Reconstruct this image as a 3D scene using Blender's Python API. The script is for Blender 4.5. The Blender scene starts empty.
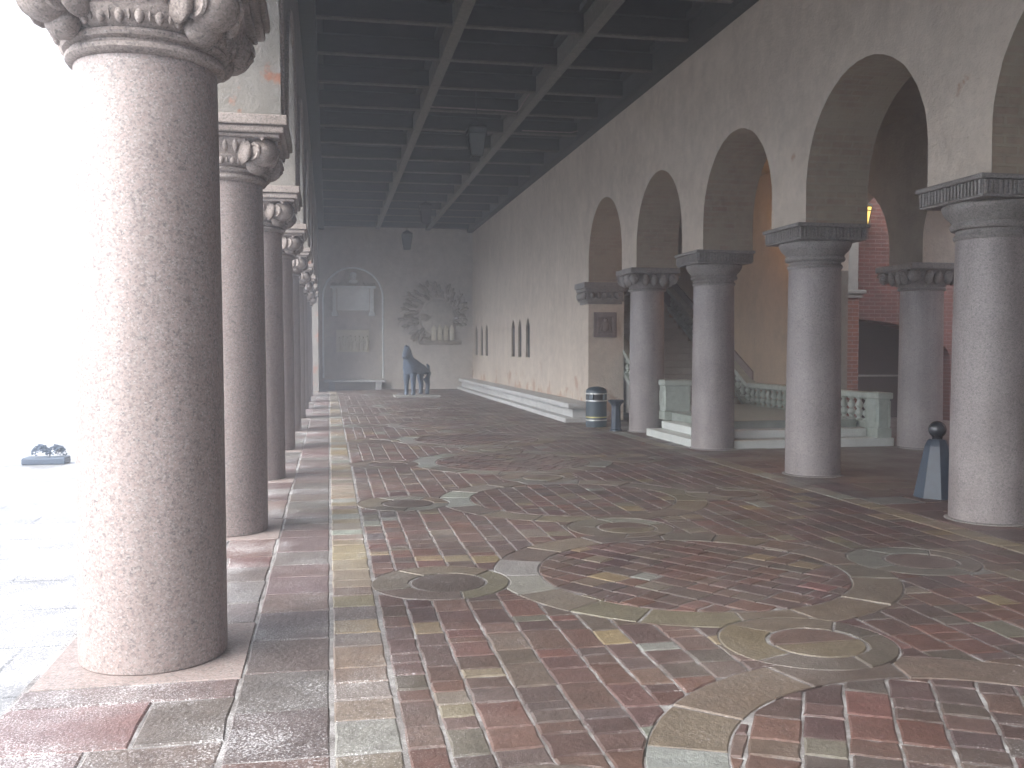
import bpy, bmesh, math, random
from mathutils import Vector, Matrix, Euler
R = random.Random(7)
PI = math.pi
sc = bpy.context.scene
COL = sc.collection

# ------------------------------------------------------------------ camera
cd = bpy.data.cameras.new('camera'); cam = bpy.data.objects.new('camera', cd); COL.objects.link(cam)
cd.sensor_width = 36; cd.lens = 33.75; cd.clip_start = .05; cd.clip_end = 2000
yw = math.radians(10.786); pt = math.radians(2.088)
fw = Vector((math.sin(yw)*math.cos(pt), math.cos(yw)*math.cos(pt), -math.sin(pt)))
rt = Vector((math.cos(yw), -math.sin(yw), 0)); up = rt.cross(fw)
cam.matrix_world = Matrix(((rt.x, up.x, -fw.x, 0), (rt.y, up.y, -fw.y, 0), (rt.z, up.z, -fw.z, 1.6), (0, 0, 0, 1)))
sc.camera = cam

# ------------------------------------------------------------------ materials
class NT:
    def __init__(s, name):
        s.m = bpy.data.materials.new(name); s.m.use_nodes = True; s.t = s.m.node_tree
        s.t.nodes.clear(); s.out = s.n('ShaderNodeOutputMaterial'); s.b = s.n('ShaderNodeBsdfPrincipled')
        s.l(s.b.outputs[0], s.out.inputs['Surface'])
    def n(s, typ, **kw):
        x = s.t.nodes.new(typ)
        for k, v in kw.items(): setattr(x, k, v)
        return x
    def l(s, a, b): s.t.links.new(a, b)
    def set(s, inp, v):
        if hasattr(v, 'is_linked') or hasattr(v, 'links'): s.l(v, inp)
        else: inp.default_value = v
    def coord(s, kind='Object'):
        return s.n('ShaderNodeTexCoord').outputs[kind]
    def pos(s): return s.n('ShaderNodeNewGeometry').outputs['Position']
    def rnd_coord(s):
        v = s.n('ShaderNodeVectorMath', operation='ADD'); s.l(s.coord(), v.inputs[0])
        m = s.n('ShaderNodeVectorMath', operation='SCALE'); m.inputs[0].default_value = (37, 19, 53)
        s.l(s.n('ShaderNodeObjectInfo').outputs['Random'], m.inputs['Scale']); s.l(m.outputs[0], v.inputs[1])
        return v.outputs[0]
    def noise(s, vec, scale, detail=4, rough=.55):
        x = s.n('ShaderNodeTexNoise'); x.inputs['Scale'].default_value = scale
        x.inputs['Detail'].default_value = detail; x.inputs['Roughness'].default_value = rough
        if vec is not None: s.l(vec, x.inputs['Vector'])
        return x.outputs['Fac']
    def scale(s, vec, sx, sy, sz):
        m = s.n('ShaderNodeMapping'); m.inputs['Scale'].default_value = (sx, sy, sz); s.l(vec, m.inputs['Vector']); return m.outputs[0]
    def ramp(s, fac, stops, interp='LINEAR'):
        r = s.n('ShaderNodeValToRGB'); cr = r.color_ramp; cr.interpolation = interp
        while len(cr.elements) < len(stops): cr.elements.new(.5)
        for e, (p, c) in zip(cr.elements, stops):
            e.position = p; e.color = (*c, 1) if isinstance(c, tuple) else (c, c, c, 1)
        s.l(fac, r.inputs[0]); return r.outputs[0]
    def mix(s, fac, a, b, mode='MIX'):
        x = s.n('ShaderNodeMix', data_type='RGBA', blend_type=mode)
        s.set(x.inputs[0], fac)
        for i, v in ((6, a), (7, b)):
            if isinstance(v, tuple): x.inputs[i].default_value = (*v, 1)[:4]
            else: s.l(v, x.inputs[i])
        return x.outputs[2]
    def math(s, op, a, b=0., clamp=False):
        x = s.n('ShaderNodeMath', operation=op, use_clamp=clamp); s.set(x.inputs[0], a); s.set(x.inputs[1], b); return x.outputs[0]
    def sep(s, vec):
        x = s.n('ShaderNodeSeparateXYZ'); s.l(vec, x.inputs[0]); return x.outputs
    def comb(s, x, y, z=0.):
        c = s.n('ShaderNodeCombineXYZ'); s.set(c.inputs[0], x); s.set(c.inputs[1], y); s.set(c.inputs[2], z); return c.outputs[0]
    def bump(s, h, dist=.01, strength=.6):
        x = s.n('ShaderNodeBump'); x.inputs['Distance'].default_value = dist; x.inputs['Strength'].default_value = strength
        s.l(h, x.inputs['Height']); s.l(x.outputs[0], s.b.inputs['Normal'])
    def base(s, c):
        if isinstance(c, tuple): s.b.inputs['Base Color'].default_value = (*c, 1)
        else: s.l(c, s.b.inputs['Base Color'])
    def rough(s, r): s.set(s.b.inputs['Roughness'], r)

def m_granite(name, cols, stain, scale=95, rough=.5):
    t = NT(name); v = t.rnd_coord()
    def grain(sc_):
        x = t.n('ShaderNodeTexVoronoi'); x.inputs['Scale'].default_value = sc_; t.l(v, x.inputs['Vector'])
        return t.sep(x.outputs['Color'])[0]
    a = grain(scale); b2 = grain(scale*.55)
    c = t.mix(.4, t.ramp(a, [(0, cols[0]), (.2, cols[1]), (.5, cols[2]), (.85, cols[3]), (1, cols[4])]),
              t.ramp(b2, [(0, cols[0]), (.3, cols[2]), (1, cols[3])]))
    big = t.ramp(t.noise(v, 1.6, 6, .62), [(.3, stain), (.62, 1.0)])
    c = t.mix(1., c, big, 'MULTIPLY')
    run = t.ramp(t.noise(t.scale(v, 5, 5, .5), 1.5, 4), [(.33, (.82, .81, .80)), (.55, 1.0)])
    c = t.mix(.7, c, run, 'MULTIPLY')
    t.base(c); t.rough(rough)
    t.bump(t.mix(.5, t.noise(v, 160, 2), t.noise(v, 14, 4)), .004, .35)
    return t.m
M = {}
M['granite_pink'] = m_granite('granite_pink', [(.11,.105,.105), (.215,.185,.178), (.305,.235,.218), (.315,.28,.268), (.42,.395,.38)], (.90,.89,.88), 125)
M['granite_grey'] = m_granite('granite_grey', [(.11,.10,.098), (.23,.205,.198), (.275,.245,.237), (.31,.278,.27), (.39,.355,.345)], (.74,.72,.72), 120)
M['capital_stone'] = m_granite('capital_stone', [(.10,.09,.085), (.24,.20,.185), (.31,.265,.24), (.36,.31,.29), (.46,.42,.39)], (.55,.52,.5), 120, .7)
M['capital_grey'] = m_granite('capital_grey', [(.09,.085,.083), (.20,.187,.182), (.255,.238,.228), (.30,.283,.27), (.38,.355,.34)], (.62,.6,.58), 120, .7)

def m_plaster(name, c1, c2, dark, patch=None, pz=(0., 1.2), rough=.9):
    t = NT(name); p = t.pos()
    c = t.mix(t.ramp(t.noise(p, .8, 7, .68), [(.36, 0.), (.64, 1.)]), c1, c2)
    c = t.mix(t.ramp(t.noise(t.scale(p, 1.6, 1.6, .8), 1.1, 6, .65), [(.34, .5), (.6, 0.)]), c, dark)
    c = t.mix(t.math('MULTIPLY', t.ramp(t.noise(p, 5, 6, .75), [(.42, 0.), (.68, 1.)]), .5), c, tuple(x*1.25 for x in c1))
    if patch:
        z = t.sep(p)[2]
        zr = t.n('ShaderNodeMapRange'); t.l(z, zr.inputs[0]); zr.inputs[1].default_value = pz[0]; zr.inputs[2].default_value = pz[1]
        zr.inputs[3].default_value = pz[2] if len(pz) > 2 else .20; zr.inputs[4].default_value = 0
        f = t.ramp(t.math('ADD', t.noise(p, 1.9, 6, .62), zr.outputs[0]), [(.68, 0.), (.73, 1.)])
        c = t.mix(f, c, patch)
    t.base(c); t.rough(rough)
    t.bump(t.mix(.55, t.noise(p, 22, 6, .72), t.noise(p, 3.0, 5, .6)), .05, .75)
    return t.m
M['plaster'] = m_plaster('plaster', (.54,.47,.395), (.47,.405,.34), (.37,.32,.27), (.40,.27,.19), (.2, 1.3))
M['plaster_end'] = m_plaster('plaster_end', (.54,.50,.45), (.49,.45,.405), (.41,.38,.345))
M['plaster_lamplit'] = m_plaster('plaster_lamplit', (.37,.285,.205), (.335,.26,.195), (.27,.215,.165))  # ochre base colour stands in for warm lamp glow on the stair wall
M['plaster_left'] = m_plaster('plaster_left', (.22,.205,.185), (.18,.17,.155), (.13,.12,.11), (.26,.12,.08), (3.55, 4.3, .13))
M['plaster_dark'] = m_plaster('plaster_dark', (.22,.20,.17), (.18,.165,.14), (.13,.12,.105))

def m_brick(name, vec_fn, ca, cb, mort, wash=None, washlim=(.4, .6), scale=1., msize=.012):
    t = NT(name); v = vec_fn(t)
    br = t.n('ShaderNodeTexBrick'); t.l(v, br.inputs['Vector']); br.inputs['Scale'].default_value = scale
    br.inputs['Brick Width'].default_value = .27; br.inputs['Row Height'].default_value = .085; br.inputs['Mortar Size'].default_value = msize
    br.inputs['Mortar Smooth'].default_value = .3; br.inputs['Color1'].default_value = (*ca, 1); br.inputs['Color2'].default_value = (*cb, 1)
    br.inputs['Mortar'].default_value = (*mort, 1); br.inputs['Bias'].default_value = .1
    p = t.pos()
    c = t.mix(.75, br.outputs['Color'], t.ramp(t.noise(p, 6, 5, .7), [(.3, (.55,.5,.5)), (.7, (1.25,1.2,1.2))]), 'MULTIPLY')
    if wash: c = t.mix(t.math('MULTIPLY', t.ramp(t.noise(p, 1.7, 6, .7), [(washlim[0], 1.), (washlim[1], 0.)]), .9), c, wash)
    t.base(c); t.rough(.9)
    h = t.mix(.6, t.math('MULTIPLY', br.outputs['Fac'], -1.), t.noise(p, 30, 4, .7))
    t.bump(h, .012, .8)
    return t.m
M['soffit'] = m_brick('soffit', lambda t: t.coord('UV'), (.27,.165,.125), (.32,.255,.19), (.32,.285,.225), (.335,.295,.23), (.40, .76), 1., .016)
M['brick'] = m_brick('brick', lambda t: (lambda s: t.comb(s[0], s[2]))(t.sep(t.pos())), (.115,.030,.024), (.08,.024,.021), (.13,.11,.10))
M['brick_lit'] = m_brick('brick_lit', lambda t: (lambda s: t.comb(s[0], s[2]))(t.sep(t.pos())), (.24,.085,.05), (.19,.065,.043), (.24,.20,.17))  # orange copy of brick, warm light on the buttress put into its colour

def m_plain(name, c, rough=.6, var=.25, sc_=9., metal=0., bump=.3, spec=None):
    t = NT(name); p = t.coord()
    f = t.ramp(t.noise(p, sc_, 5, .65), [(.25, tuple(x*(1-var) for x in c)), (.75, tuple(min(1, x*(1+var)) for x in c))])
    t.base(f); t.rough(rough); t.b.inputs['Metallic'].default_value = metal
    if spec is not None: t.b.inputs['Specular IOR Level'].default_value = spec
    if bump: t.bump(t.noise(p, sc_*4, 5, .65), .006, bump)
    return t.m
M['marble'] = m_plain('marble', (.54,.56,.53), .35, .12, 4)
M['marble_dark'] = m_plain('marble_dark', (.27,.30,.27), .3, .2, 5)
M['marble_green'] = m_plain('marble_green', (.37,.41,.37), .4, .22, 6)
M['bench_stone'] = m_plain('bench_stone', (.44,.44,.43), .6, .18, 3)
M['tablet'] = m_plain('tablet', (.80,.83,.82), .55, .10, 5)
M['relief_pale'] = m_plain('relief_pale', (.62,.58,.47), .7, .12, 8)
M['relief_stone'] = m_plain('relief_stone', (.44,.41,.36), .8, .2, 6)
M['relief_leaf'] = m_plain('relief_leaf', (.33,.295,.25), .8, .3, 6)
M['relief_dark'] = m_plain('relief_dark', (.19,.15,.14), .8, .25, 9)
M['blue_iron'] = m_plain('blue_iron', (.020,.033,.052), .4, .3, 14)
M['black_iron'] = m_plain('black_iron', (.02,.022,.028), .22, .2, 14, 0., .1)
M['bin_blue'] = m_plain('bin_blue', (.035,.055,.07), .4, .2, 8, 0., .1)
M['steel'] = m_plain('steel', (.6,.6,.58), .3, .1, 30, .8, .1)
M['brass'] = m_plain('brass', (.55,.50,.20), .4, .1, 30, .5, .1)
M['statue_blue'] = m_plain('statue_blue', (.05,.075,.115), .4, .5, 5)
M['statue_dark'] = m_plain('statue_dark', (.05,.07,.10), .4, .3, 7)
M['dark'] = m_plain('dark', (.035,.033,.033), .5, .2, 3, 0., 0)
M['gate_wood'] = m_plain('gate_wood', (.030,.014,.011), .7, .3, 6)
M['slit_glass'] = m_plain('slit_glass', (.03,.033,.04), .25, .2, 3, 0., 0)
M['pale_stone'] = m_plain('pale_stone', (.24,.235,.22), .8, .2, 5)
M['lantern_iron'] = m_plain('lantern_iron', (.025,.028,.028), .5, .3, 15)
M['lantern_glass'] = m_plain('lantern_glass', (.06,.068,.07), .2, .1, 6, 0., 0)
M['frost_leaf'] = m_plain('frost_leaf', (.06,.085,.12), .8, .35, 14)
M['roof_tin'] = m_plain('roof_tin', (.16,.2,.17), .6, .2, 2)
t = NT('glow_glass'); t.base((.9,.6,.2)); t.b.inputs['Emission Color'].default_value = (1., .66, .10, 1); t.b.inputs['Emission Strength'].default_value = .5; M['glow'] = t.m
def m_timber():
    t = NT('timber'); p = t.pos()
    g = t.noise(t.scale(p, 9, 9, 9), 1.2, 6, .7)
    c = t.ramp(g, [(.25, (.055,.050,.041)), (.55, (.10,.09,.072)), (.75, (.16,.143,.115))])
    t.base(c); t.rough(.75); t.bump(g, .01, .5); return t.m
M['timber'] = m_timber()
t = NT('timber_dark'); p = t.pos(); g = t.noise(t.scale(p, 2, 9, 9), 1.5, 6, .7); t.base(t.ramp(g, [(.3, (.012,.0115,.0105)), (.6, (.028,.026,.023)), (.8, (.06,.054,.045))])); t.rough(.75); t.bump(g, .01, .5); M['timber_dark'] = t.m
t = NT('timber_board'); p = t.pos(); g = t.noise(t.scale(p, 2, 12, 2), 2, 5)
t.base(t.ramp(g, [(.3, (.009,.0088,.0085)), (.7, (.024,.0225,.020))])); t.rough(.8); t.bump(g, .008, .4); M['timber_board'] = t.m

# floor stones: colour per stone from an attribute, frost lying on the open side
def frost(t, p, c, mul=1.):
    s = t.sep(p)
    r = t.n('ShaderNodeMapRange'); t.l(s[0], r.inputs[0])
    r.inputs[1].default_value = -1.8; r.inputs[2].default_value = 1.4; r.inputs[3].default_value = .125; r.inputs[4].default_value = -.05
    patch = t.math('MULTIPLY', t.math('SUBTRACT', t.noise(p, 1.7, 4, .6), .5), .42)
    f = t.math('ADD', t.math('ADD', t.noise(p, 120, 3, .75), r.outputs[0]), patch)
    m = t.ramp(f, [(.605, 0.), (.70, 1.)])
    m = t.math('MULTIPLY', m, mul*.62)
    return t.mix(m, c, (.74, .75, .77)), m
def m_floor():
    t = NT('floor_stone'); p = t.pos()
    a = t.n('ShaderNodeAttribute', attribute_name='col').outputs['Color']
    c = t.mix(.85, a, t.ramp(t.noise(p, 9, 6, .7), [(.25, (.58,.56,.56)), (.75, (1.28,1.26,1.24))]), 'MULTIPLY')
    c = t.mix(.55, c, t.ramp(t.noise(p, 60, 3, .7), [(.3, (.62,.6,.6)), (.72, (1.3,1.3,1.3))]), 'MULTIPLY')
    c = t.mix(t.math('MULTIPLY', t.ramp(t.noise(p, .7, 5, .6), [(.52, 0.), (.68, 1.)]), .3), c, (.20,.18,.16))
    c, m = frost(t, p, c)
    t.base(c)
    w = t.ramp(t.noise(p, 1.1, 5, .6), [(.35, .28), (.65, .52)])
    t.rough(t.mix(m, w, (.75,.75,.75)))
    t.bump(t.mix(.45, t.noise(p, 38, 5, .7), t.noise(p, 7, 4, .6)), .018, .9)
    return t.m
M['floor_stone'] = m_floor()
t = NT('mortar'); p = t.pos()
c = t.ramp(t.noise(p, 5, 6, .75), [(.36, (.09,.08,.078)), (.50, (.19,.18,.175)), (.70, (.42,.42,.42))])
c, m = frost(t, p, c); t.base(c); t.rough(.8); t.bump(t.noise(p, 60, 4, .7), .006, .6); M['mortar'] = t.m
t = NT('terrace_stone'); p = t.pos()
br = t.n('ShaderNodeTexBrick'); t.l(p, br.inputs['Vector']); br.inputs['Scale'].default_value = 1
br.inputs['Brick Width'].default_value = 1.1; br.inputs['Row Height'].default_value = .8; br.inputs['Mortar Size'].default_value = .012
br.inputs['Color1'].default_value = (.19,.19,.195,1); br.inputs['Color2'].default_value = (.155,.155,.16,1); br.inputs['Mortar'].default_value = (.06,.06,.065,1)
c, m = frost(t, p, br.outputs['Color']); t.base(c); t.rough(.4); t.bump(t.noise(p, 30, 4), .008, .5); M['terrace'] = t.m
t = NT('water'); p = t.pos(); t.base((.05,.06,.065)); t.rough(.12); t.bump(t.noise(p, 1.5, 4), .05, .4); M['water'] = t.m

# ------------------------------------------------------------------ mesh helpers
def obj(name, bm, mats, parent=None, smooth=False, loc=None):
    me = bpy.data.meshes.new(name)
    bmesh.ops.recalc_face_normals(bm, faces=bm.faces[:])
    bm.to_mesh(me); bm.free()
    for m in (mats if isinstance(mats, (list, tuple)) else [mats]): me.materials.append(M[m])
    o = bpy.data.objects.new(name, me); COL.objects.link(o)
    if loc: o.location = loc
    if parent: o.parent = parent
    if smooth:
        for q in me.polygons: q.use_smooth = True
        try: me.set_sharp_from_angle(angle=math.radians(38))
        except Exception: pass
    return o
def tag(o, label, cat, group=None):
    o['label'] = label; o['category'] = cat
    if group: o['group'] = group
    return o
def thing(name, label, cat, loc=(0, 0, 0), group=None, rz=0):
    o = bpy.data.objects.new(name, None); COL.objects.link(o); o.location = loc; o.rotation_euler = (0, 0, rz)
    o.empty_display_size = .2
    return tag(o, label, cat, group)
def dup(o, loc=None, label=None):
    def rec(a, par):
        c = a.copy(); COL.objects.link(c)
        if par: c.parent = par
        for ch in [x for x in bpy.data.objects if x.parent == a]: rec(ch, c)
        return c
    c = rec(o, None)
    if loc: c.location = loc
    if label: c['label'] = label
    return c
def box(bm, x0, x1, y0, y1, z0, z1, bev=0.):
    r = bmesh.ops.create_cube(bm, size=1)
    vs = r['verts']
    for v in vs: v.co = Vector((x0 if v.co.x < 0 else x1, y0 if v.co.y < 0 else y1, z0 if v.co.z < 0 else z1))
    if bev:
        es = list({e for v in vs for e in v.link_edges})
        bmesh.ops.bevel(bm, geom=es, offset=bev, segments=2, affect='EDGES', profile=.5)
    return bm
def B(*a, **k): return box(bmesh.new(), *a, **k)
def lathe(bm, prof, n=48, c=(0, 0, 0), cap=True):
    rings = []
    for r, z in prof:
        rings.append([bm.verts.new((c[0]+r*math.cos(2*PI*i/n), c[1]+r*math.sin(2*PI*i/n), c[2]+z)) for i in range(n)])
    for a, b in zip(rings, rings[1:]):
        for i in range(n): bm.faces.new((a[i], a[(i+1) % n], b[(i+1) % n], b[i]))
    if cap:
        bm.faces.new(rings[0][::-1]); bm.faces.new(rings[-1])
    return bm
def tube(bm, pts, r, n=8, taper=None):
    pts = [Vector(p) for p in pts]; rings = []
    for i, p in enumerate(pts):
        d = (pts[min(i+1, len(pts)-1)]-pts[max(i-1, 0)]).normalized()
        a = d.cross(Vector((.13, .31, .94))).normalized(); b = d.cross(a)
        rr = r*(taper[i] if taper else 1)
        rings.append([bm.verts.new(p+rr*(math.cos(2*PI*k/n)*a+math.sin(2*PI*k/n)*b)) for k in range(n)])
    for a, b in zip(rings, rings[1:]):
        for k in range(n): bm.faces.new((a[k], a[(k+1) % n], b[(k+1) % n], b[k]))
    bm.faces.new(rings[0][::-1]); bm.faces.new(rings[-1]); return bm
def blob(bm, c, s, rot=(0, 0, 0), sub=2, jit=0., rr=R):
    r = bmesh.ops.create_icosphere(bm, subdivisions=sub, radius=1)
    m = Matrix.LocRotScale(Vector(c), Euler(rot), Vector(s))
    for v in r['verts']:
        k = 1+rr.uniform(-jit, jit); v.co = m @ (v.co*k)
    return bm
def struct(name, bm, mats, **k):
    o = obj(name, bm, mats, **k); o['kind'] = 'structure'; return o

# wall in a vertical plane from outline loops (s along the wall, z), extruded by thickness
def wall_mesh(loops, t0, t1, axis, edge_mat=1, edge_pred=None):
    bm = bmesh.new(); uvl = bm.loops.layers.uv.new('UVMap')
    P = (lambda s, z, t: (t, s, z)) if axis == 'y' else (lambda s, z, t: (s, t, z))
    ss = sorted({round(p[0], 5) for l in loops for p in l})
    for a, b in zip(ss, ss[1:]):
        if b-a < 1e-4: continue
        mid = (a+b)/2; cr = []
        for l in loops:
            for p, q in zip(l, l[1:]+l[:1]):
                if abs(p[0]-q[0]) < 1e-6: continue
                lo, hi = min(p[0], q[0]), max(p[0], q[0])
                if lo < mid < hi:
                    f = lambda s: p[1]+(q[1]-p[1])*(s-p[0])/(q[0]-p[0])
                    cr.append((f(mid), f(a), f(b)))
        cr.sort()
        for k in range(0, len(cr)-1, 2):
            za, zb, ya, yb = cr[k][1], cr[k][2], cr[k+1][1], cr[k+1][2]
            for t in (t0, t1):
                qs = [(a, za), (b, zb), (b, yb), (a, ya)]
                vs = [bm.verts.new(P(s, z, t)) for s, z in qs]
                if t == (t1 if axis == 'y' else t0): pass
                else: vs.reverse()
                try: bm.faces.new(vs).material_index = 0
                except Exception: pass
    for l in loops:
        acc = 0
        for p, q in zip(l, l[1:]+l[:1]):
            d = math.hypot(q[0]-p[0], q[1]-p[1])
            if d < 1e-6: continue
            vs = [bm.verts.new(P(p[0], p[1], t0)), bm.verts.new(P(q[0], q[1], t0)), bm.verts.new(P(q[0], q[1], t1)), bm.verts.new(P(p[0], p[1], t1))]
            f = bm.faces.new(vs); f.material_index = edge_mat if (edge_pred is None or edge_pred(p, q)) else 0
            for lp, uv in zip(f.loops, [(t0, acc), (t0, acc+d), (t1, acc+d), (t1, acc)]): lp[uvl].uv = uv
            acc += d
    bmesh.ops.remove_doubles(bm, verts=bm.verts[:], dist=1e-5)
    return bm
def arch_pts(sa, sb, zs, n=44, rough=.0):
    """points from (sa, zs) over the crown to (sb, zs)"""
    c = (sa+sb)/2; r = (sb-sa)/2
    ra = random.Random(int(abs(sa)*977)); w = lambda i: r+(ra.uniform(-.004, .004) if 0 < i < n else 0)
    return [(c-q*math.cos(PI*i/n), zs+q*math.sin(PI*i/n)) for i, q in ((i, w(i)) for i in range(n+1))]
def arcade_outline(segs, ztop):
    """segs from low to high s: ('solid', a, b, zbase) / ('arch', a, b, impost, spring)"""
    l = []
    for sg in segs:
        if sg[0] == 'solid': l += [(sg[1], sg[3]), (sg[2], sg[3])]
        else: l += [(sg[1], sg[3])] + arch_pts(sg[1], sg[2], sg[4]) + [(sg[2], sg[3])]
    out = []
    for p in l:
        if not out or math.hypot(p[0]-out[-1][0], p[1]-out[-1][1]) > 1e-5: out.append(p)
    return out+[(segs[-1][2], ztop), (segs[0][1], ztop)]

# ------------------------------------------------------------------ ground, terrace, water
g = B(-400, 400, -400, 400, -2.6, -2.4); struct('water', g, 'water')
struct('terrace', B(-22, 60, -30, 75, -2.39, -.03), 'terrace')

# ------------------------------------------------------------------ stone pavement
fb = bmesh.new(); cl = fb.loops.layers.float_color.new('col')
def jitc(c, v=.16):
    k = 1.22*(1+R.uniform(-v, v)); return tuple(x*k*(1+R.uniform(-.05, .05)) for x in c)
RED = [(.080,.052,.046), (.088,.058,.049), (.072,.056,.051), (.090,.052,.044), (.064,.048,.045), (.080,.062,.053), (.075,.051,.046), (.088,.050,.042), (.070,.046,.043)]
TAN = [(.145,.116,.078), (.125,.104,.076), (.11,.096,.077), (.155,.12,.075), (.10,.088,.074)]
GRN = [(.15,.155,.14), (.125,.13,.12)]
def pick():
    u = R.random()
    return jitc(R.choice(RED) if u < .915 else R.choice(TAN) if u < .988 else R.choice(GRN))
def dens(poly, d=.035):
    o = []
    for i, a in enumerate(poly):
        b = poly[(i+1) % len(poly)]; n = max(1, int(math.hypot(b[0]-a[0], b[1]-a[1])/d))
        o += [(a[0]+(b[0]-a[0])*j/n, a[1]+(b[1]-a[1])*j/n) for j in range(n)]
    return o
def area(p): return abs(sum(p[i-1][0]*p[i][1]-p[i][0]*p[i-1][1] for i in range(len(p))))/2
def push_out(poly, cx, cy, r):
    if all(math.hypot(p[0]-cx, p[1]-cy) > r+.2 for p in poly): return poly
    poly = dens(poly)
    if all(math.hypot(p[0]-cx, p[1]-cy) > r for p in poly): return poly
    if all(math.hypot(p[0]-cx, p[1]-cy) < r for p in poly): return None
    o = []
    for p in poly:
        d = math.hypot(p[0]-cx, p[1]-cy)
        if d < r: p = (cx+(p[0]-cx)*r/d, cy+(p[1]-cy)*r/d)
        o.append(p)
    return o if area(o) > .003 else None
def push_in(poly, cx, cy, r):
    poly = dens(poly)
    if all(math.hypot(p[0]-cx, p[1]-cy) > r for p in poly): return None
    o = []
    for p in poly:
        d = math.hypot(p[0]-cx, p[1]-cy)
        if d > r: p = (cx+(p[0]-cx)*r/d, cy+(p[1]-cy)*r/d)
        o.append(p)
    return o if area(o) > .003 else None
def stone(poly, top, bot, col, bev=.009, mi=0):
    if poly is None: return
    top, bot = .006, -.001
    q = [poly[0]]
    for p in poly[1:]:
        if math.hypot(p[0]-q[-1][0], p[1]-q[-1][1]) > .002: q.append(p)
    if math.hypot(q[0][0]-q[-1][0], q[0][1]-q[-1][1]) < .002: q.pop()
    poly = q
    if len(poly) < 3: return
    c = Vector((sum(p[0] for p in poly)/len(poly), sum(p[1] for p in poly)/len(poly)))
    ins = []
    for p in poly:
        d = c-Vector(p); k = min(bev/max(d.length, 1e-4)*1.3, .4); ins.append((p[0]+d.x*k, p[1]+d.y*k))
    dz = R.uniform(-.0018, .0018)
    tx, ty = R.uniform(-.010, .010), R.uniform(-.010, .010)
    t = [fb.verts.new((p[0], p[1], top+dz+tx*(p[0]-c.x)+ty*(p[1]-c.y))) for p in ins]
    b = [fb.verts.new((p[0], p[1], bot)) for p in poly]
    fs = [fb.faces.new(t)]
    n = len(poly)
    for i in range(n): fs.append(fb.faces.new((b[i], b[(i+1) % n], t[(i+1) % n], t[i])))
    for f in fs:
        f.material_index = mi
        for lp in f.loops: lp[cl] = (*col, 1)
def sheet(poly, z):
    f = fb.faces.new([fb.verts.new((p[0], p[1], z)) for p in poly]); f.material_index = 1
    for lp in f.loops: lp[cl] = (.5, .5, .5, 1)
def quad(x0, x1, y0, y1, j=.006):
    q = [(x0, y0), (x1, y0), (x1, y1), (x0, y1)]
    o = []
    for i in range(4):                                       # extra points give worn, uneven edges
        a, b = q[i], q[(i+1) % 4]
        o.append((a[0]+R.uniform(-j, j), a[1]+R.uniform(-j, j)))
        o.append(((a[0]+b[0])/2+R.uniform(-j, j), (a[1]+b[1])/2+R.uniform(-j, j)))
    return o
YB, YE = -6., 38.2
CX, RO, RI = 2.55, 1.42, 1.10
CY = [6.50+3.42*k for k in range(-2, 9)]
def in_big(x, y, r): return any((x-CX)**2+(y-c)**2 < r*r for c in CY)
RINGS = [(x, c) for c in CY for x in (.74, 4.32)] + [(CX, c+1.71) for c in CY]
sheet([(-1.42, YB), (6.9, YB), (6.9, YE), (-1.42, YE)], 0.)
# border bands
def band(x0, x1, l0, l1, palette, gap=.004, j=.004):
    y = YB
    while y < YE:
        L = R.uniform(l0, l1); stone(quad(x0+gap, x1-gap, y+gap*.6, min(y+L, YE)-gap*.6, j), .006, -.01, jitc(R.choice(palette))); y += L
LEFT = [(.098,.072,.070), (.092,.078,.075), (.104,.076,.071), (.094,.083,.078), (.106,.066,.062), (.096,.088,.082)]
BANDC = [(.165,.136,.094), (.15,.125,.092), (.128,.113,.09), (.175,.142,.09), (.155,.128,.102), (.132,.115,.10), (.18,.19,.172), (.128,.102,.085)]
band(-.425, -.004, .26, .6, LEFT, .004)
band(.004, .285, .2, .36, BANDC, .007)
# between the plinths of the open row
LC = [5.25+3.49*k for k in range(0, 9)]
pl = [y for y in [5.25-3.49*2, 5.25-3.49]+LC]
y = YB
while y < YE:
    nxt = [p for p in pl if p+.48 > y+.01]
    if nxt and y > nxt[0]-.49: y = nxt[0]+.485; continue
    lim = nxt[0]-.485 if nxt else YE
    L = min(R.uniform(.36, .6), lim-y)
    if lim-y-L < .22: L = lim-y
    if R.random() < .55:
        xm = R.uniform(-1.05, -.75)
        stone(quad(-1.41, xm-.006, y+.006, y+L-.006), .006, -.01, jitc(R.choice(LEFT))); stone(quad(xm+.006, -.437, y+.006, y+L-.006), .006, -.01, jitc(R.choice(LEFT)))
    else: stone(quad(-1.41, -.437, y+.006, y+L-.006), .006, -.01, jitc(R.choice(LEFT)))
    y += L
# paving field: strips along the hall, staggered stones
x = .295; xe = 5.3
while x < xe-.1:
    w = min(R.uniform(.165, .225), xe-x)
    if xe-x-w < .12: w = xe-x
    y = YB+R.uniform(0, .2)
    while y < YE-.05:
        L = R.choice([R.uniform(.10, .16), R.uniform(.17, .24), R.uniform(.22, .36)])
        if y+L > YE: L = YE-y
        xm, ym = x+w/2, y+L/2
        q = quad(x+.0045, x+w-.0045, y+.002, y+L-.002, .005)
        for c_ in CY: q = q and push_out(q, CX, c_, RO+.005)
        for a_, b_ in RINGS: q = q and push_out(q, a_, b_, .479)
        stone(q, .006, -.01, pick())
        y += L
    x += w
band(5.31, 5.55, .25, .5, BANDC)
y = YB
while y < YE:
    L = R.uniform(.35, .6); xm = R.uniform(5.9, 6.4)
    stone(quad(5.56, xm-.006, y+.005, y+L-.005), .006, -.01, pick()); stone(quad(xm+.006, 6.89, y+.005, y+L-.005), .006, -.01, pick()); y += L
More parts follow.
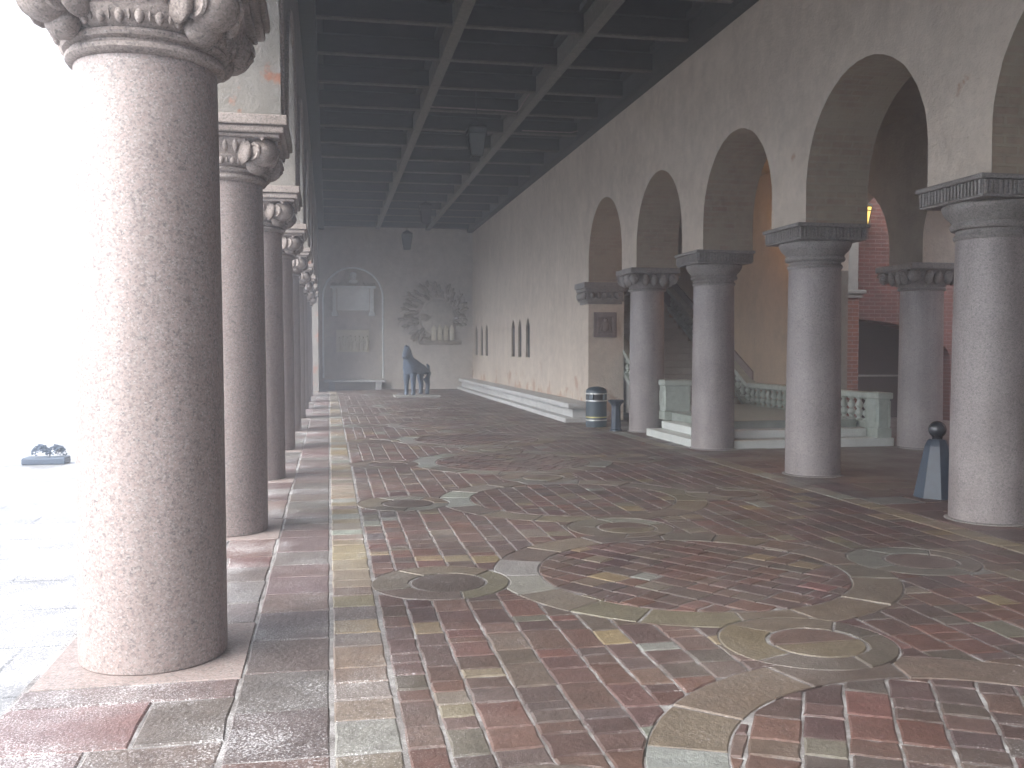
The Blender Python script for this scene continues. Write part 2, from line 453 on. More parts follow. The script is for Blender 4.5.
# guilloche: big circles with rotated paving, ring bands, small roundels
def circ(cx, cy, r, n=64): return [(cx+r*math.cos(2*PI*i/n), cy+r*math.sin(2*PI*i/n)) for i in range(n)]
def arc(cx, cy, r0, r1, a0, a1, n):
    return [(cx+r0*math.cos(a0+(a1-a0)*i/n), cy+r0*math.sin(a0+(a1-a0)*i/n)) for i in range(n+1)] + \
           [(cx+r1*math.cos(a1-(a1-a0)*i/n), cy+r1*math.sin(a1-(a1-a0)*i/n)) for i in range(n+1)]
BIGC = [(.112,.097,.073), (.100,.078,.060), (.098,.088,.071), (.106,.088,.062), (.118,.114,.101), (.084,.070,.059), (.092,.072,.058)]
for k, cy in enumerate(CY):
    th = math.radians([48, -28, 35, 0, 52, -35, 20][k % 7]); ct, st = math.cos(th), math.sin(th)
    u = -RO
    while u < RO:
        w = R.uniform(.16, .22); v = -RO+R.uniform(0, .15)
        while v < RO:
            L = R.choice([R.uniform(.12, .2), R.uniform(.2, .32)])
            q = quad(u+.0045, u+w-.0045, v+.003, v+L-.003, .006)
            q = push_in(q, 0, 0, RI-.008)
            stone(q and [(CX+p[0]*ct-p[1]*st, cy+p[0]*st+p[1]*ct) for p in q], .015, .0, pick())
            v += L
        u += w
    a = R.uniform(0, 1); end = a+2*PI
    while a < end-.01:
        da = min(R.uniform(.32, .55), end-a)
        if end-a-da < .15: da = end-a
        am = (a+da/2) % (2*PI)
        c = jitc(R.choice(BIGC))
        if abs(am-PI*.98) < .42: c = jitc((.185,.187,.175), .08)
        q = arc(CX, cy, RI, RO, a+.005, a+da-.005, 6)
        for a_, b_ in RINGS: q = q and push_out(q, a_, b_, .479)
        stone(q, 0, 0, c, .006); a += da
for (rx, ry) in RINGS:
    if rx != CX: stone(circ(rx+.05, ry-.02, .255, 28), .0265, .01, jitc(R.choice([(.078,.056,.05), (.085,.066,.055), (.07,.054,.05)])), .006)
    else:
        for s in (0, PI): stone([(rx+.05+.25*math.cos(s+PI*i/14)+.004*math.cos(s+PI/2), ry-.02+.25*math.sin(s+PI*i/14)+.006*math.sin(s+PI/2)) for i in range(15)], .0265, .01, jitc((.112,.095,.066) if s else (.085,.06,.05)), .006)
    a = R.uniform(0, 1); end = a+2*PI
    while a < end-.01:
        da = min(R.uniform(.9, 1.7), end-a)
        if end-a-da < .5: da = end-a
        c = jitc(R.choice(BIGC))
        n = 8
        po = [(rx+.472*math.cos(a+.012+(da-.024)*i/n), ry+.472*math.sin(a+.012+(da-.024)*i/n)) for i in range(n+1)]
        pi_ = [(rx+.05+.272*math.cos(a+da-.02-(da-.04)*i/n), ry-.02+.272*math.sin(a+da-.02-(da-.04)*i/n)) for i in range(n+1)]
        stone(po+pi_, .0265, .01, c, .006); a += da
struct('floor', fb, ['floor_stone', 'mortar'])
# plain paving of the entrance hall and court
pb = B(6.9, 30, -8, 40, -.03, 0.); struct('courtyard_paving', pb, 'floor_stone')
ob = bpy.data.objects['courtyard_paving']
ca = ob.data.color_attributes.new('col', 'FLOAT_COLOR', 'CORNER')
for d in ca.data: d.color = (.11, .088, .08, 1)

# ------------------------------------------------------------------ columns
def sq_ring(bm, z, h, p, n=48):
    """superellipse ring: p=2 circle, large p = square"""
    out = []
    for i in range(n):
        a = 2*PI*i/n; c, s = math.cos(a), math.sin(a)
        k = (abs(c)**p+abs(s)**p)**(-1/p); out.append(bm.verts.new((h*k*c, h*k*s, z)))
    return out
def bridge(bm, rings):
    n = len(rings[0])
    for a, b in zip(rings, rings[1:]):
        for i in range(n): bm.faces.new((a[i], a[(i+1) % n], b[(i+1) % n], b[i]))
    bm.faces.new(rings[0][::-1]); bm.faces.new(rings[-1])
def left_column():
    o = thing('granite_column', '', 'column', (-.91, LC[0], 0), 'pink granite columns of the open arcade')
    s = bmesh.new(); lathe(s, [(.350, .0), (.3655, .012), (.368, .05), (.367, .6), (.362, 1.5), (.354, 2.4), (.347, 3.02)], 72); obj('shaft', s, 'granite_pink', o, True)
    p = B(-.48, .48, -.48, .48, -.02, .007, bev=.004); obj('plinth', p, 'granite_pink', o)
    c = bmesh.new()
    lathe(c, [(.352, 3.015), (.372, 3.022), (.385, 3.04), (.384, 3.062), (.366, 3.072), (.366, 3.082), (.394, 3.092), (.404, 3.108), (.398, 3.122), (.38, 3.13)], 72)
    n = 72
    prof = [(3.125, .385, 2), (3.15, .415, 2.05), (3.185, .440, 2.15), (3.215, .448, 2.3), (3.222, .436, 2.3), (3.235, .44, 2.4), (3.28, .455, 2.8), (3.32, .474, 3.4), (3.345, .482, 4)]
    bridge(c, [sq_ring(c, z, h, q, n) for z, h, q in prof])
    cap = obj('capital', c, 'capital_stone', o, True)
    e = bmesh.new()
    for i in range(30):                                      # row of eggs round the lower bell
        a = 2*PI*i/30; r = .425; blob(e, (r*math.cos(a), r*math.sin(a), 3.172), (.026, .024, .04), (0, 0, a), 2)
        a2 = a+PI/30; blob(e, (.435*math.cos(a2), .435*math.sin(a2), 3.175), (.012, .008, .035), (0, 0, a2), 1)
    for sd in range(4):                                      # tongues under the slab
        for j in range(7):
            q = Matrix.Rotation(sd*PI/2, 4, 'Z') @ Vector((.452, -.24+.08*j, 3.29)); a = sd*PI/2
            blob(e, q, (.022, .022, .06), (0, .2, a), 2)
    obj('carved_band', e, 'capital_stone', cap, True)
    for k in range(4):                                       # corner volutes
        v = bmesh.new(); a = PI/4+k*PI/2; d = Vector((math.cos(a), math.sin(a), 0)); tn = Vector((-d.y, d.x, 0))
        blob(v, d*.53+Vector((0, 0, 3.245)), (.125, .125, .118), (0, 0, a), 3)
        blob(v, d*.455+Vector((0, 0, 3.15)), (.075, .10, .085), (0, .5, a), 2)
        for sgn in (-1, 1):
            pts = []
            for i in range(26):
                th = i/25*2.6*2*PI/1.7; rr = .118*(1-i/29)
                pts.append(d*.545+tn*sgn*(.085+.035*i/25)+d*rr*math.cos(th+.6)+Vector((0, 0, 3.255+rr*math.sin(th+.6))))
            tube(v, pts, .018, 6)
            blob(v, d*.47+tn*sgn*.145+Vector((0, 0, 3.24)), (.085, .04, .10), (0, 0, a), 2, .04)
        obj('volute', v, 'capital_stone', cap, True)
    ab = bmesh.new()
    box(ab, -.52, .52, -.52, .52, 3.346, 3.375, .008); box(ab, -.56, .56, -.56, .56, 3.376, 3.435, .016); box(ab, -.585, .585, -.585, .585, 3.436, 3.52, .01)
    obj('abacus', ab, 'capital_stone', cap)
    return o
ORD = ['nearest granite column, widest, its carved capital cut by the top of the picture',
       'second granite column from the viewer on the open left side, its whole carved capital showing',
       'third granite column from the viewer along the bright open side',
       'fourth granite column from the viewer along the bright open side',
       'fifth granite column from the viewer in the left row, half hidden by the fourth',
       'sixth granite column from the viewer in the left row, a thin hazy strip',
       'seventh granite column from the viewer in the left row, a thin hazy strip',
       'eighth granite column from the viewer, second to last of the hazy left row',
       'farthest granite column of the left row, next to the end wall pier']
lc = left_column(); lc['label'] = ORD[0]
for k in range(1, 9): 
    c = dup(lc, (-.91, LC[k], 0), ORD[k])

def volute_capital(o, z0, z1, half, r0, mat):
    c = bmesh.new(); h = z1-z0
    lathe(c, [(r0-.005, z0-.05), (r0+.02, z0-.045), (r0+.035, z0-.02), (r0+.015, z0)], 48)
    bridge(c, [sq_ring(c, z0+h*f, q, p, 48) for f, q, p in [(0, r0+.005, 2), (.2, r0+.03, 2.2), (.45, r0+.06, 2.6), (.66, half*.86, 3.4), (.72, half*.9, 5)]])
    cap = obj('capital', c, mat, o, True)
    for k in range(4):
        v = bmesh.new(); a = PI/4+k*PI/2; d = Vector((math.cos(a), math.sin(a), 0)); tn = Vector((-d.y, d.x, 0))
        blob(v, d*(half*1.12)+Vector((0, 0, z0+h*.48)), (.09, .09, h*.30), (0, 0, a), 2)
        for sgn in (-1, 1):
            pts = [d*(half*1.14)+tn*sgn*.075+d*(.085*(1-i/22))*math.cos(i*.42)+Vector((0, 0, z0+h*.5+.085*(1-i/22)*math.sin(i*.42))) for i in range(20)]
            tube(v, pts, .016, 6)
        obj('volute', v, mat, cap, True)
    lf = bmesh.new()
    for k in range(4):
        for j in (-1, 0, 1):
            q = Matrix.Rotation(k*PI/2, 4, 'Z') @ Vector((r0+.075+.02*abs(j), j*.17, z0+h*.38)); blob(lf, q, (.05, .075, h*.3), (0, .25, k*PI/2), 2, .06)
            blob(lf, q+Vector((0, 0, h*.22)), (.06, .05, h*.12), (0, 0, k*PI/2), 2, .05)
    obj('carved_leaves', lf, mat, cap, True)
    ab = box(bmesh.new(), -half, half, -half, half, z0+h*.73, z1, .02); obj('abacus', ab, mat, cap)
def fluted_capital(o, mat):
    c = bmesh.new()
    lathe(c, [(.325, 2.60), (.355, 2.605), (.368, 2.63), (.355, 2.655), (.34, 2.66), (.345, 2.69), (.385, 2.70), (.40, 2.725), (.392, 2.75), (.378, 2.758), (.395, 2.79), (.44, 2.83), (.47, 2.88), (.478, 2.915), (.46, 2.932)], 64)
    c.transform(Matrix.Diagonal((.925, .925, 1, 1)))
    cap = obj('capital', c, mat, o, True)
    ab = bmesh.new(); box(ab, -.485, .485, -.485, .485, 2.933, 3.085, .006); box(ab, -.525, .525, -.525, .525, 3.086, 3.13, .01)
    n = 19
    for sd in range(4):
        for j in range(n):
            y = -.46+.92*j/(n-1); b2 = bmesh.new(); box(b2, .4845, .508, y-.015, y+.015, 2.955, 3.08, .004)
            me = bpy.data.meshes.new('tmp'); b2.transform(Matrix.Rotation(sd*PI/2, 4, 'Z')); b2.to_mesh(me); b2.free(); ab.from_mesh(me); bpy.data.meshes.remove(me)
    ab.transform(Matrix.Diagonal((.925, .925, 1, 1))); obj('abacus', ab, mat, cap)
def shaft(o, r0, r1, h, mat):
    s = bmesh.new(); lathe(s, [(r0-.012, -.02), (r0, .012), (r0+.002, .05), (r0-.002, h*.3), (r0-.008, h*.6), (r1, h)], 64); obj('shaft', s, mat, o, True)
    p = lathe(bmesh.new(), [(r0+.035, -.02), (r0+.035, .012), (r0+.025, .02), (r0-.02, .022)], 64); obj('base_ring', p, 'capital_grey', o, True)
RY = [7.95, 11.27, 14.52, 17.79]; RX = 6.05
grp = 'grey granite columns of the inner arcade'
a = thing('granite_column', 'nearest grey granite column on the right, fluted square slab on top, iron bollard at its side', 'column', (RX, RY[0], 0), grp)
shaft(a, .338, .318, 2.62, 'granite_grey'); fluted_capital(a, 'capital_grey')
dup(a, (RX, RY[1], 0), 'grey granite column with fluted slab, second from the right edge, in front of the balustrade')
dup(a, (RX, RY[2], 0), 'grey granite column with fluted slab standing at the corner of the marble steps')
a = thing('granite_column', 'grey granite column with a carved leaf capital beside the pedestal and litter bin', 'column', (RX, RY[3], 0), grp)
shaft(a, .338, .322, 2.73, 'granite_grey'); volute_capital(a, 2.75, 3.13, .49, .335, 'capital_grey')
a = thing('granite_column', 'grey granite column with scroll capital behind, beside the right end of the balustrade', 'column', (9.42, 14.05, 0), 'granite columns of the courtyard arcade')
shaft(a, .342, .328, 2.56, 'granite_grey'); volute_capital(a, 2.58, 2.95, .52, .338, 'capital_grey')

# ------------------------------------------------------------------ arcade walls
segs = []; half = 1.235
# open (left) arcade
LCall = [5.25-3.49*3, 5.25-3.49*2, 5.25-3.49]+LC
hw = .475; segs = [('solid', -8, -4, 0.), ('solid', -4, 2.9, 5.0), ('half', 2.9, LC[0]-hw, 3.521, 3.75), ('solid', LC[0]-hw, LC[0]+hw, 3.521)]
for i in range(3, len(LCall)-1):
    a0, b0 = LCall[i]+hw, LCall[i+1]-hw
    segs += [('arch', a0, b0, 3.521, 3.75), ('solid', b0, LCall[i+1]+hw, 3.521)]
segs += [('arch', LCall[-1]+hw, 36.2, 3.521, 3.75), ('solid', 36.2, 38.3, 0.)]
def fix(segs):                                               # an arch reaches down to the lower of its two sides
    l = []
    for i, sg in enumerate(segs):
        if sg[0] == 'solid': l += ([(sg[1], 3.1)] if i == len(segs)-1 and i else [])+[(sg[1], sg[3]), (sg[2], sg[3])]
        elif sg[0] == 'half': l += [(sg[2]-(sg[2]-sg[1])*(1-math.sin(j*PI/24)), sg[4]+(5.0-sg[4])*math.cos(j*PI/24)) for j in range(13)]
        else: l += arch_pts(sg[1], sg[2], sg[4])
    out = []
    for p in l:
        if not out or math.hypot(p[0]-out[-1][0], p[1]-out[-1][1]) > 1e-5: out.append(p)
    return out
def arcade(segs, top, t0, t1, extra=[]):
    l = fix(segs)+[(segs[-1][2], top), (segs[0][1], top)]
    return wall_mesh([l]+extra, t0, t1, 'y', 1, lambda p, q: not (abs(p[0]-q[0]) < 1e-4 and abs(p[1]-q[1]) > 2))
la = thing('arcade_wall', 'pale plastered wall on the left granite columns with brick showing through its arches', 'wall', (0, 0, 0))
obj('wall', arcade(segs, 6.95, -1.37, -.38), ['plaster_left', 'plaster_left'], la)
ms = bmesh.new()
for i in range(3, len(LCall)-1):                             # raised moulding round each arch on the hall side
    a0, b0 = LCall[i]+hw, LCall[i+1]-hw
    pts = [(a0-.06, 3.53)]+[(a0-.06, 3.6)]+[( (a0+b0)/2-(b0-a0+.12)/2*math.cos(PI*j/24), 3.75+(b0-a0+.12)/2*math.sin(PI*j/24)) for j in range(25)]+[(b0+.06, 3.6), (b0+.06, 3.53)]
    tube(ms, [(-.375, p[0], p[1]) for p in pts], .028, 6)
obj('arch_moulding', ms, 'capital_stone', la, True)
# inner (right) arcade
RYall = [7.95-3.37*4, 7.95-3.37*3, 7.95-3.37*2, 7.95-3.37]+RY+[21.175]
hw = .455; segs = [('solid', -8, RYall[0]+hw, 0.)]
for i in range(len(RYall)-1):
    a0, b0 = RYall[i]+hw, RYall[i+1]-hw
    segs.append(('arch', a0, b0, 0, 3.53)); z = 3.131 if 4 <= i+1 < 8 else 0.
    segs.append(('solid', b0, RYall[i+1]+hw if i+1 < 8 else 38.3, z))
slits = []
for cy, w in ((29.62, .27), (28.55, .25), (27.35, .28), (37.25, .26), (35.9, .26), (34.75, .25)):
    w *= 2.0; z0, zt = 1.36, 2.26
    slits.append([(cy-w/2, z0), (cy+w/2, z0), (cy+w/2, zt), (cy+w*.28, zt+.14), (cy, zt+.26), (cy-w*.28, zt+.14), (cy-w/2, zt)])
ra = thing('arcade_wall', 'long plastered inner wall with round arches on grey columns and six slit windows', 'wall', (0, 0, 0))
obj('wall', arcade(segs, 6.95, 5.68, 6.50, slits), ['plaster', 'soffit'], ra)
for sl in slits:
    ys = [p[0] for p in sl]; obj('window', B(5.735, 5.775, min(ys)-.01, max(ys)+.01, 1.35, 2.54), 'slit_glass', ra)
im = bmesh.new()                                             # impost on the wide pier
Y0 = 20.72
for (d, z0, z1) in ((.03, 2.60, 2.66), (.06, 2.662, 2.72), (.05, 2.722, 2.88), (.10, 2.882, 2.95), (.13, 2.952, 3.08)):
    box(im, 5.68-d, 6.42+d, Y0-d, Y0+.62+d, z0, z1, .008)
imp = obj('impost', im, 'capital_grey', ra)
lf = bmesh.new()
for j in range(5): blob(lf, (5.60, Y0+.03+j*.14, 2.78), (.05, .055, .09), (0, 0, 0), 2, .06); blob(lf, (5.76+j*.14, Y0-.07, 2.79), (.055, .05, .08), (0, 0, 0), 2, .06)
obj('carved_leaves', lf, 'capital_grey', imp, True)
rl = bmesh.new(); box(rl, 5.80, 6.32, Y0-.05, Y0+.05, 1.86, 2.42, .008)
box(rl, 5.86, 6.26, Y0-.085, Y0-.04, 1.92, 1.97, .008); box(rl, 5.86, 6.26, Y0-.085, Y0-.04, 2.31, 2.36, .008); box(rl, 5.86, 5.91, Y0-.085, Y0-.04, 1.971, 2.309, .006); box(rl, 6.21, 6.26, Y0-.085, Y0-.04, 1.971, 2.309, .006)
blob(rl, (6.06, Y0-.07, 2.12), (.09, .05, .13), (0, 0, 0), 2, .05); blob(rl, (6.06, Y0-.08, 2.24), (.05, .045, .05), (0, 0, 0), 2, .03); blob(rl, (5.97, Y0-.07, 2.1), (.035, .03, .12), (0, .3, 0), 2, .05); blob(rl, (6.15, Y0-.07, 2.1), (.035, .03, .12), (0, -.3, 0), 2, .05)
o = obj('relief_panel', rl, 'relief_dark', ra); o['label'] = 'small dark square carved relief on the pier'
# courtyard (back) arcade
BY = [14.05-3.37*k for k in range(6, -1, -1)]; hw = .455
segs = [('solid', -8, BY[0]+hw, 0.)]
for i in range(len(BY)-1):
    segs += [('arch', BY[i]+hw, BY[i+1]-hw, 0, 3.25), ('solid', BY[i+1]-hw, BY[i+1]+hw, 2.951 if i+1 == 6 else 0.)]
segs += [('arch', BY[-1]+hw, 16.95, 0, 3.2), ('solid', 16.95, 31, 0.)]
ba = thing('arcade_wall', 'plastered back wall of the stair hall, lamp glow coloured in as ochre, with an arch opening to the brick court', 'wall', (0, 0, 0))
obj('wall', arcade(segs, 5.6, 9.12, 9.8), ['plaster_dark', 'plaster'], ba)  # soffit in paler plaster: light from the court put into its colour
q = B(9.105, 9.118, 16.97, 30.15, .0, 5.299); o = obj('plaster_panel', q, 'plaster_lamplit', ba); o['label'] = 'plastered stretch beside the stairs, lamp glow put into its ochre colour'
hs = tag(obj('stair_hall_wall', B(6.51, 9.115, 30.2, 30.8, -.02, 5.6), 'plaster_dark'), 'dark wall closing the top of the stairs behind the columns', 'wall')
tag(obj('stair_hall_ceiling', B(6.51, 9.115, -8, 30.1, 5.3, 5.6), 'plaster_dark'), 'plain dark ceiling above the steps and stairs behind the arches', 'ceiling')

# end wall with blind arch
out = [(-1.37, -.05), (6.42, -.05), (6.42, 6.95), (-1.37, 6.95)]
nich = [(-.22, .46)]+arch_pts(-.22, 2.1, 3.62, 24)+[(2.1, .46)]
ew = thing('end_wall', 'hazy plastered end wall of the hall with a tall blind arch', 'wall', (0, 0, 0))
obj('wall', wall_mesh([out, nich], 38.3, 38.45, 'x', 0), ['plaster_end', 'plaster_end'], ew)
obj('niche', B(-1.37, 6.42, 38.452, 38.8, -.05, 6.95), 'plaster_end', ew)
mb = bmesh.new(); tube(mb, [(p[0], 38.295, p[1]) for p in nich], .04, 8); o = obj('arch_moulding', mb, 'tablet', ew, True)

# ------------------------------------------------------------------ coffered timber ceiling
ce = thing('coffered_ceiling', 'dark timber coffered ceiling of deep beams over the hall', 'ceiling', (0, 0, 0))
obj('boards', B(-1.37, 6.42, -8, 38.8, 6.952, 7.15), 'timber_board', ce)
for x in (1.9, 3.88):
    b2 = B(x-.09, x+.09, -8, 38.29, 6.30, 6.951, bev=.015); o = obj('main_beam', b2, 'timber', ce)
for x0, x1 in ((-.379, -.16), (5.46, 5.679)): obj('wall_beam', B(x0, x1, -8, 38.29, 6.25, 6.951, bev=.012), 'timber_dark', ce)
xs = [-.155, 1.808, 1.992, 3.788, 3.972, 5.455]
cy = 14.2-1.69*13
yy = []
while cy < 38.1: yy.append(cy); cy += 1.69
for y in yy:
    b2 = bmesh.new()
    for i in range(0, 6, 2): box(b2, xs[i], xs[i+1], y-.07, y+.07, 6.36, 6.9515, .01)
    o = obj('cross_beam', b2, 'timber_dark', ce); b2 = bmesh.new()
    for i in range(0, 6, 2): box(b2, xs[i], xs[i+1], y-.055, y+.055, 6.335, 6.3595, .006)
    obj('bounce_strip', b2, 'timber', o)  # lighter wood paints floor bounce light under the dark cross beam
for y in yy:
    b2 = bmesh.new()
    for i in range(0, 6, 2):
        for s in (.09, 1.50): box(b2, xs[i]+.001, xs[i+1]-.001, y+s, y+s+.10, 6.62, 6.9508, .006)
        box(b2, xs[i]+.003, xs[i]+.10, y+.2, y+1.49, 6.60, 6.70, .006); box(b2, xs[i+1]-.10, xs[i+1]-.003, y+.2, y+1.49, 6.60, 6.70, .006)
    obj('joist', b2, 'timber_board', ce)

q = bmesh.new(); yb = yy[16]-.085
tube(q, [(2.0, yb, 6.40), (3.5, yb, 6.39), (3.74, yb-.02, 6.37), (3.775, yb-.12, 6.40), (3.775, yb-1.2, 6.45)], .016, 6); tube(q, [(4.2, yb+1.69, 6.40), (5.3, yb+1.69, 6.40), (5.44, yb+1.6, 6.42)], .014, 6)
obj('conduit', q, 'relief_dark', ce, True)
# ------------------------------------------------------------------ stone bench along the right wall
bn = thing('stone_bench', 'long grey stone bench along the foot of the right wall', 'bench', (0, 0, 0))
obj('seat', B(5.10, 5.679, 20.25, 38.2, .30, .42, bev=.02), 'bench_stone', bn)
obj('base', B(5.22, 5.678, 20.33, 38.2, .10, .299, bev=.008), 'bench_stone', bn)
obj('step', B(5.02, 5.678, 20.2, 38.2, -.01, .099, bev=.012), 'bench_stone', bn)
eb = thing('stone_bench', 'low stone bench on short legs beneath the tablet on the end wall', 'bench', (0, 0, 0))
obj('seat', B(-.2, 2.15, 37.75, 38.28, .30, .40, bev=.02), 'bench_stone', eb)
for x in (-.02, 1.78): obj('leg', B(x, x+.24, 37.82, 38.27, -.01, .299, bev=.012), 'bench_stone', eb)

# ------------------------------------------------------------------ things on the end wall
tb = thing('memorial_tablet', 'pale memorial tablet with a head medallion above, in the blind arch', 'tablet', (.95, 38.44, 0))
p = bmesh.new(); box(p, -.62, .62, -.06, 0, 3.12, 3.98, .01); obj('panel', p, 'tablet', tb)
p = bmesh.new(); box(p, -.56, .56, -.085, -.061, 3.20, 3.24, .006); box(p, -.56, .56, -.085, -.061, 3.86, 3.90, .006); box(p, -.56, -.52, -.085, -.061, 3.2405, 3.8595, .006); box(p, .52, .56, -.085, -.061, 3.2405, 3.8595, .006); obj('frame', p, 'tablet', tb)
for s in (-1, 1):
    p = bmesh.new(); box(p, min(s*.64, s*.80), max(s*.64, s*.80), -.14, 0, 3.05, 3.98, .012); box(p, min(s*.60, s*.84), max(s*.60, s*.84), -.17, 0, 2.90, 3.049, .02); obj('pilaster', p, 'tablet', tb)
    q = bmesh.new(); tube(q, [(s*(.38+.38*i/14), -.06, 4.14+.10*math.cos(i*.42)*(1-i/20)) for i in range(15)], .055, 8); blob(q, (s*.78, -.06, 4.12), (.09, .06, .09), (0, 0, 0), 2); blob(q, (s*.55, -.06, 4.12), (.12, .06, .07), (0, s*.3, 0), 2, .06); obj('scroll', q, 'relief_stone', tb, True)
obj('cornice', box(bmesh.new(), -.88, .88, -.18, 0, 3.981, 4.08, .02), 'tablet', tb)
p = bmesh.new(); lathe(p, [(.37, -.06), (.37, .0), (.30, .02), (.29, -.02), (.0001, -.02)], 32); p.transform(Matrix.Translation((0, -.06, 4.40)) @ Matrix.Rotation(PI/2, 4, 'X'))
med = obj('medallion', p, 'relief_stone', tb, True)
p = bmesh.new(); blob(p, (0, -.1, 4.44), (.13, .10, .16)); blob(p, (.0, -.19, 4.42), (.03, .04, .05)); blob(p, (0, -.08, 4.25), (.19, .07, .09)); blob(p, (0, -.08, 4.53), (.145, .10, .10), (0, 0, 0), 2, .06); obj('head', p, 'tablet', med, True)
rp = thing('relief_panel', 'cream relief panel of a row of small figures below the memorial tablet', 'relief', (.92, 38.44, 0))
p = bmesh.new(); box(p, -.64, .64, -.07, 0, 1.48, 2.36, .008); obj('slab', p, 'relief_pale', rp)
rr2 = random.Random(3)
for i in range(8):
    f = bmesh.new(); x = -.54+.155*i; h = rr2.uniform(.40, .5); zb = 1.54
    tube(f, [(x, -.085, zb), (x+rr2.uniform(-.03, .03), -.10, zb+h*.5), (x+rr2.uniform(-.05, .05), -.10, zb+h)], .05, 8, [.9, 1.1, .6]); blob(f, (x+rr2.uniform(-.02, .02), -.11, zb+h+.07), (.042, .04, .052))
    tube(f, [(x, -.12, zb+h*.85), (x+.08, -.13, zb+h*.6), (x+.10, -.12, zb+h*.8)], .02, 6); obj('figure', f, 'relief_pale', rp, True)

sr = thing('carved_relief', 'large carved stone relief of a disc ringed by feathery leaves on the end wall', 'relief', (4.28, 38.30, 2.86))
p = bmesh.new(); lathe(p, [(.72, -.05), (.70, .05), (.55, .10), (.0001, .14)], 40); p.transform(Matrix.Rotation(PI/2, 4, 'X')); disc = obj('disc', p, 'relief_stone', sr, True)
rr2 = random.Random(11); lf = []
for ring, (rad, ln0, n) in enumerate(((.86, .24, 19), (1.08, .30, 21), (1.24, .24, 17))):
    for i in range(n):
        ln = ln0; a = math.radians(-15+(245)*i/(n-1))+rr2.uniform(-.10, .10); k = 1+.16*math.cos(a-2.5)+rr2.uniform(-.07, .07); ln = ln*(1+.25*math.cos(a-2.6))+rr2.uniform(-.04, .06)
        f = bmesh.new(); blob(f, (rad*k*math.cos(a), -.05-.02*ring, rad*k*math.sin(a)*.95), (ln*.56, .085, .062), (0, -a+rr2.uniform(-.3, .3), 0), 2, .05)
        tube(f, [((rad*k+q*ln*.5)*math.cos(a+q*.12), -.10-.02*ring, (rad*k+q*ln*.5)*.95*math.sin(a+q*.12)) for q in (-1, 0, 1.25)], .022, 5, [1, 1, .4])
        obj('leaf', f, 'relief_leaf', sr, True)
for i in range(4):
    f = bmesh.new(); x = -.18+.24*i; box(f, x-.09, x+.09, -.17, -.03, -.92, -.50, .015); v = [f.verts.new(q) for q in ((x-.11, -.17, -.5), (x+.11, -.17, -.5), (x, -.12, -.28), (x-.11, -.03, -.5), (x+.11, -.03, -.5))]
    for q in ((0, 1, 2), (1, 4, 2), (4, 3, 2), (3, 0, 2)): f.faces.new([v[j] for j in q])
    box(f, x-.035, x+.035, -.185, -.16, -.90, -.62, .004); obj('little_house', f, 'relief_pale', sr)
p = bmesh.new(); box(p, -.75, .95, -.10, 0, -1.08, -.93, .03); obj('ledge', p, 'relief_leaf', sr)
p = bmesh.new(); blob(p, (-.52, -.12, .02), (.20, .06, .11), (0, .4, 0), 2, .05); blob(p, (-.40, -.15, .02), (.06, .04, .05)); tube(p, [(-.7, -.12, -.1), (-.5, -.14, -.14), (-.28, -.14, .04)], .03, 6); obj('carved_eye', p, 'relief_leaf', disc, True)
p = bmesh.new()
for i in range(9): blob(p, (-1.0+.10*i, -.06, -.62-.04*i+.05*math.sin(i*2)), (.12, .05, .07), (0, i*.7, 0), 2, .08)
obj('foliage_tail', p, 'relief_leaf', sr, True)

# ------------------------------------------------------------------ horse statue
hz = thing('horse_statue', 'blue painted horse statue standing on a flat pale base before the end wall', 'statue', (2.86, 32.1, 0))
bb = bmesh.new(); box(bb, -.74, .74, -.55, .62, -.01, .065, .012); obj('base', bb, 'pale_stone', hz)
def skin_mesh(name, nodes, edges, mat, parent, rz, loc, sub=2):
    me = bpy.data.meshes.new(name); me.from_pydata([n[0] for n in nodes], edges, [])
    o = bpy.data.objects.new(name, me); COL.objects.link(o); me.materials.append(M[mat])
    sk = o.modifiers.new('skin', 'SKIN'); sk.use_smooth_shade = True
    for i, n in enumerate(nodes):
        d = me.skin_vertices[0].data[i]; r = n[1]; d.radius = r if isinstance(r, tuple) else (r, r); d.use_root = (i == 0)
    ss = o.modifiers.new('sub', 'SUBSURF'); ss.levels = ss.render_levels = sub
    dg = bpy.context.evaluated_depsgraph_get(); m2 = bpy.data.meshes.new_from_object(o.evaluated_get(dg))
    bpy.data.objects.remove(o); o = bpy.data.objects.new(name, m2); COL.objects.link(o)
    for q in m2.polygons: q.use_smooth = True
    o.parent = parent; o.rotation_euler = (0, 0, rz); o.location = loc
    return o
# local +x = forwards
N = [((-.42, 0, 1.03), .25), ((0, 0, .99), .235), ((.30, 0, 1.02), .215), ((.40, 0, 1.22), .195), ((.46, 0, 1.40), .16), ((.49, 0, 1.52), .135), ((.62, .05, 1.45), .115), ((.73, .10, 1.33), .088), ((.77, .12, 1.29), .08),
     ((.50, .08, 1.66), .032), ((.49, .09, 1.72), .014), ((.48, -.08, 1.66), .032), ((.47, -.09, 1.72), .014)]
E_ = [(0, 1), (1, 2), (2, 3), (3, 4), (4, 5), (5, 6), (6, 7), (7, 8), (5, 9), (9, 10), (5, 11), (11, 12)]
def leg(root, pts):
    prev = root
    for co, r in pts:
        N.append((co, r)); E_.append((prev, len(N)-1)); prev = len(N)-1
for s in (-1, 1):
    leg(2, [((.33, s*.14, .78), .135), ((.34, s*.145, .50), .09), ((.335, s*.145, .44), .085), ((.335, s*.145, .18), .07), ((.35, s*.145, .11), .08), ((.365, s*.145, .07), .085)])
    leg(0, [((-.44, s*.13, .80), .16), ((-.38, s*.14, .60), .11), ((-.47, s*.14, .44), .085), ((-.44, s*.14, .20), .07), ((-.42, s*.14, .11), .08), ((-.405, s*.14, .07), .085)])
rz = math.radians(-133); hl = (0, .08, .0)
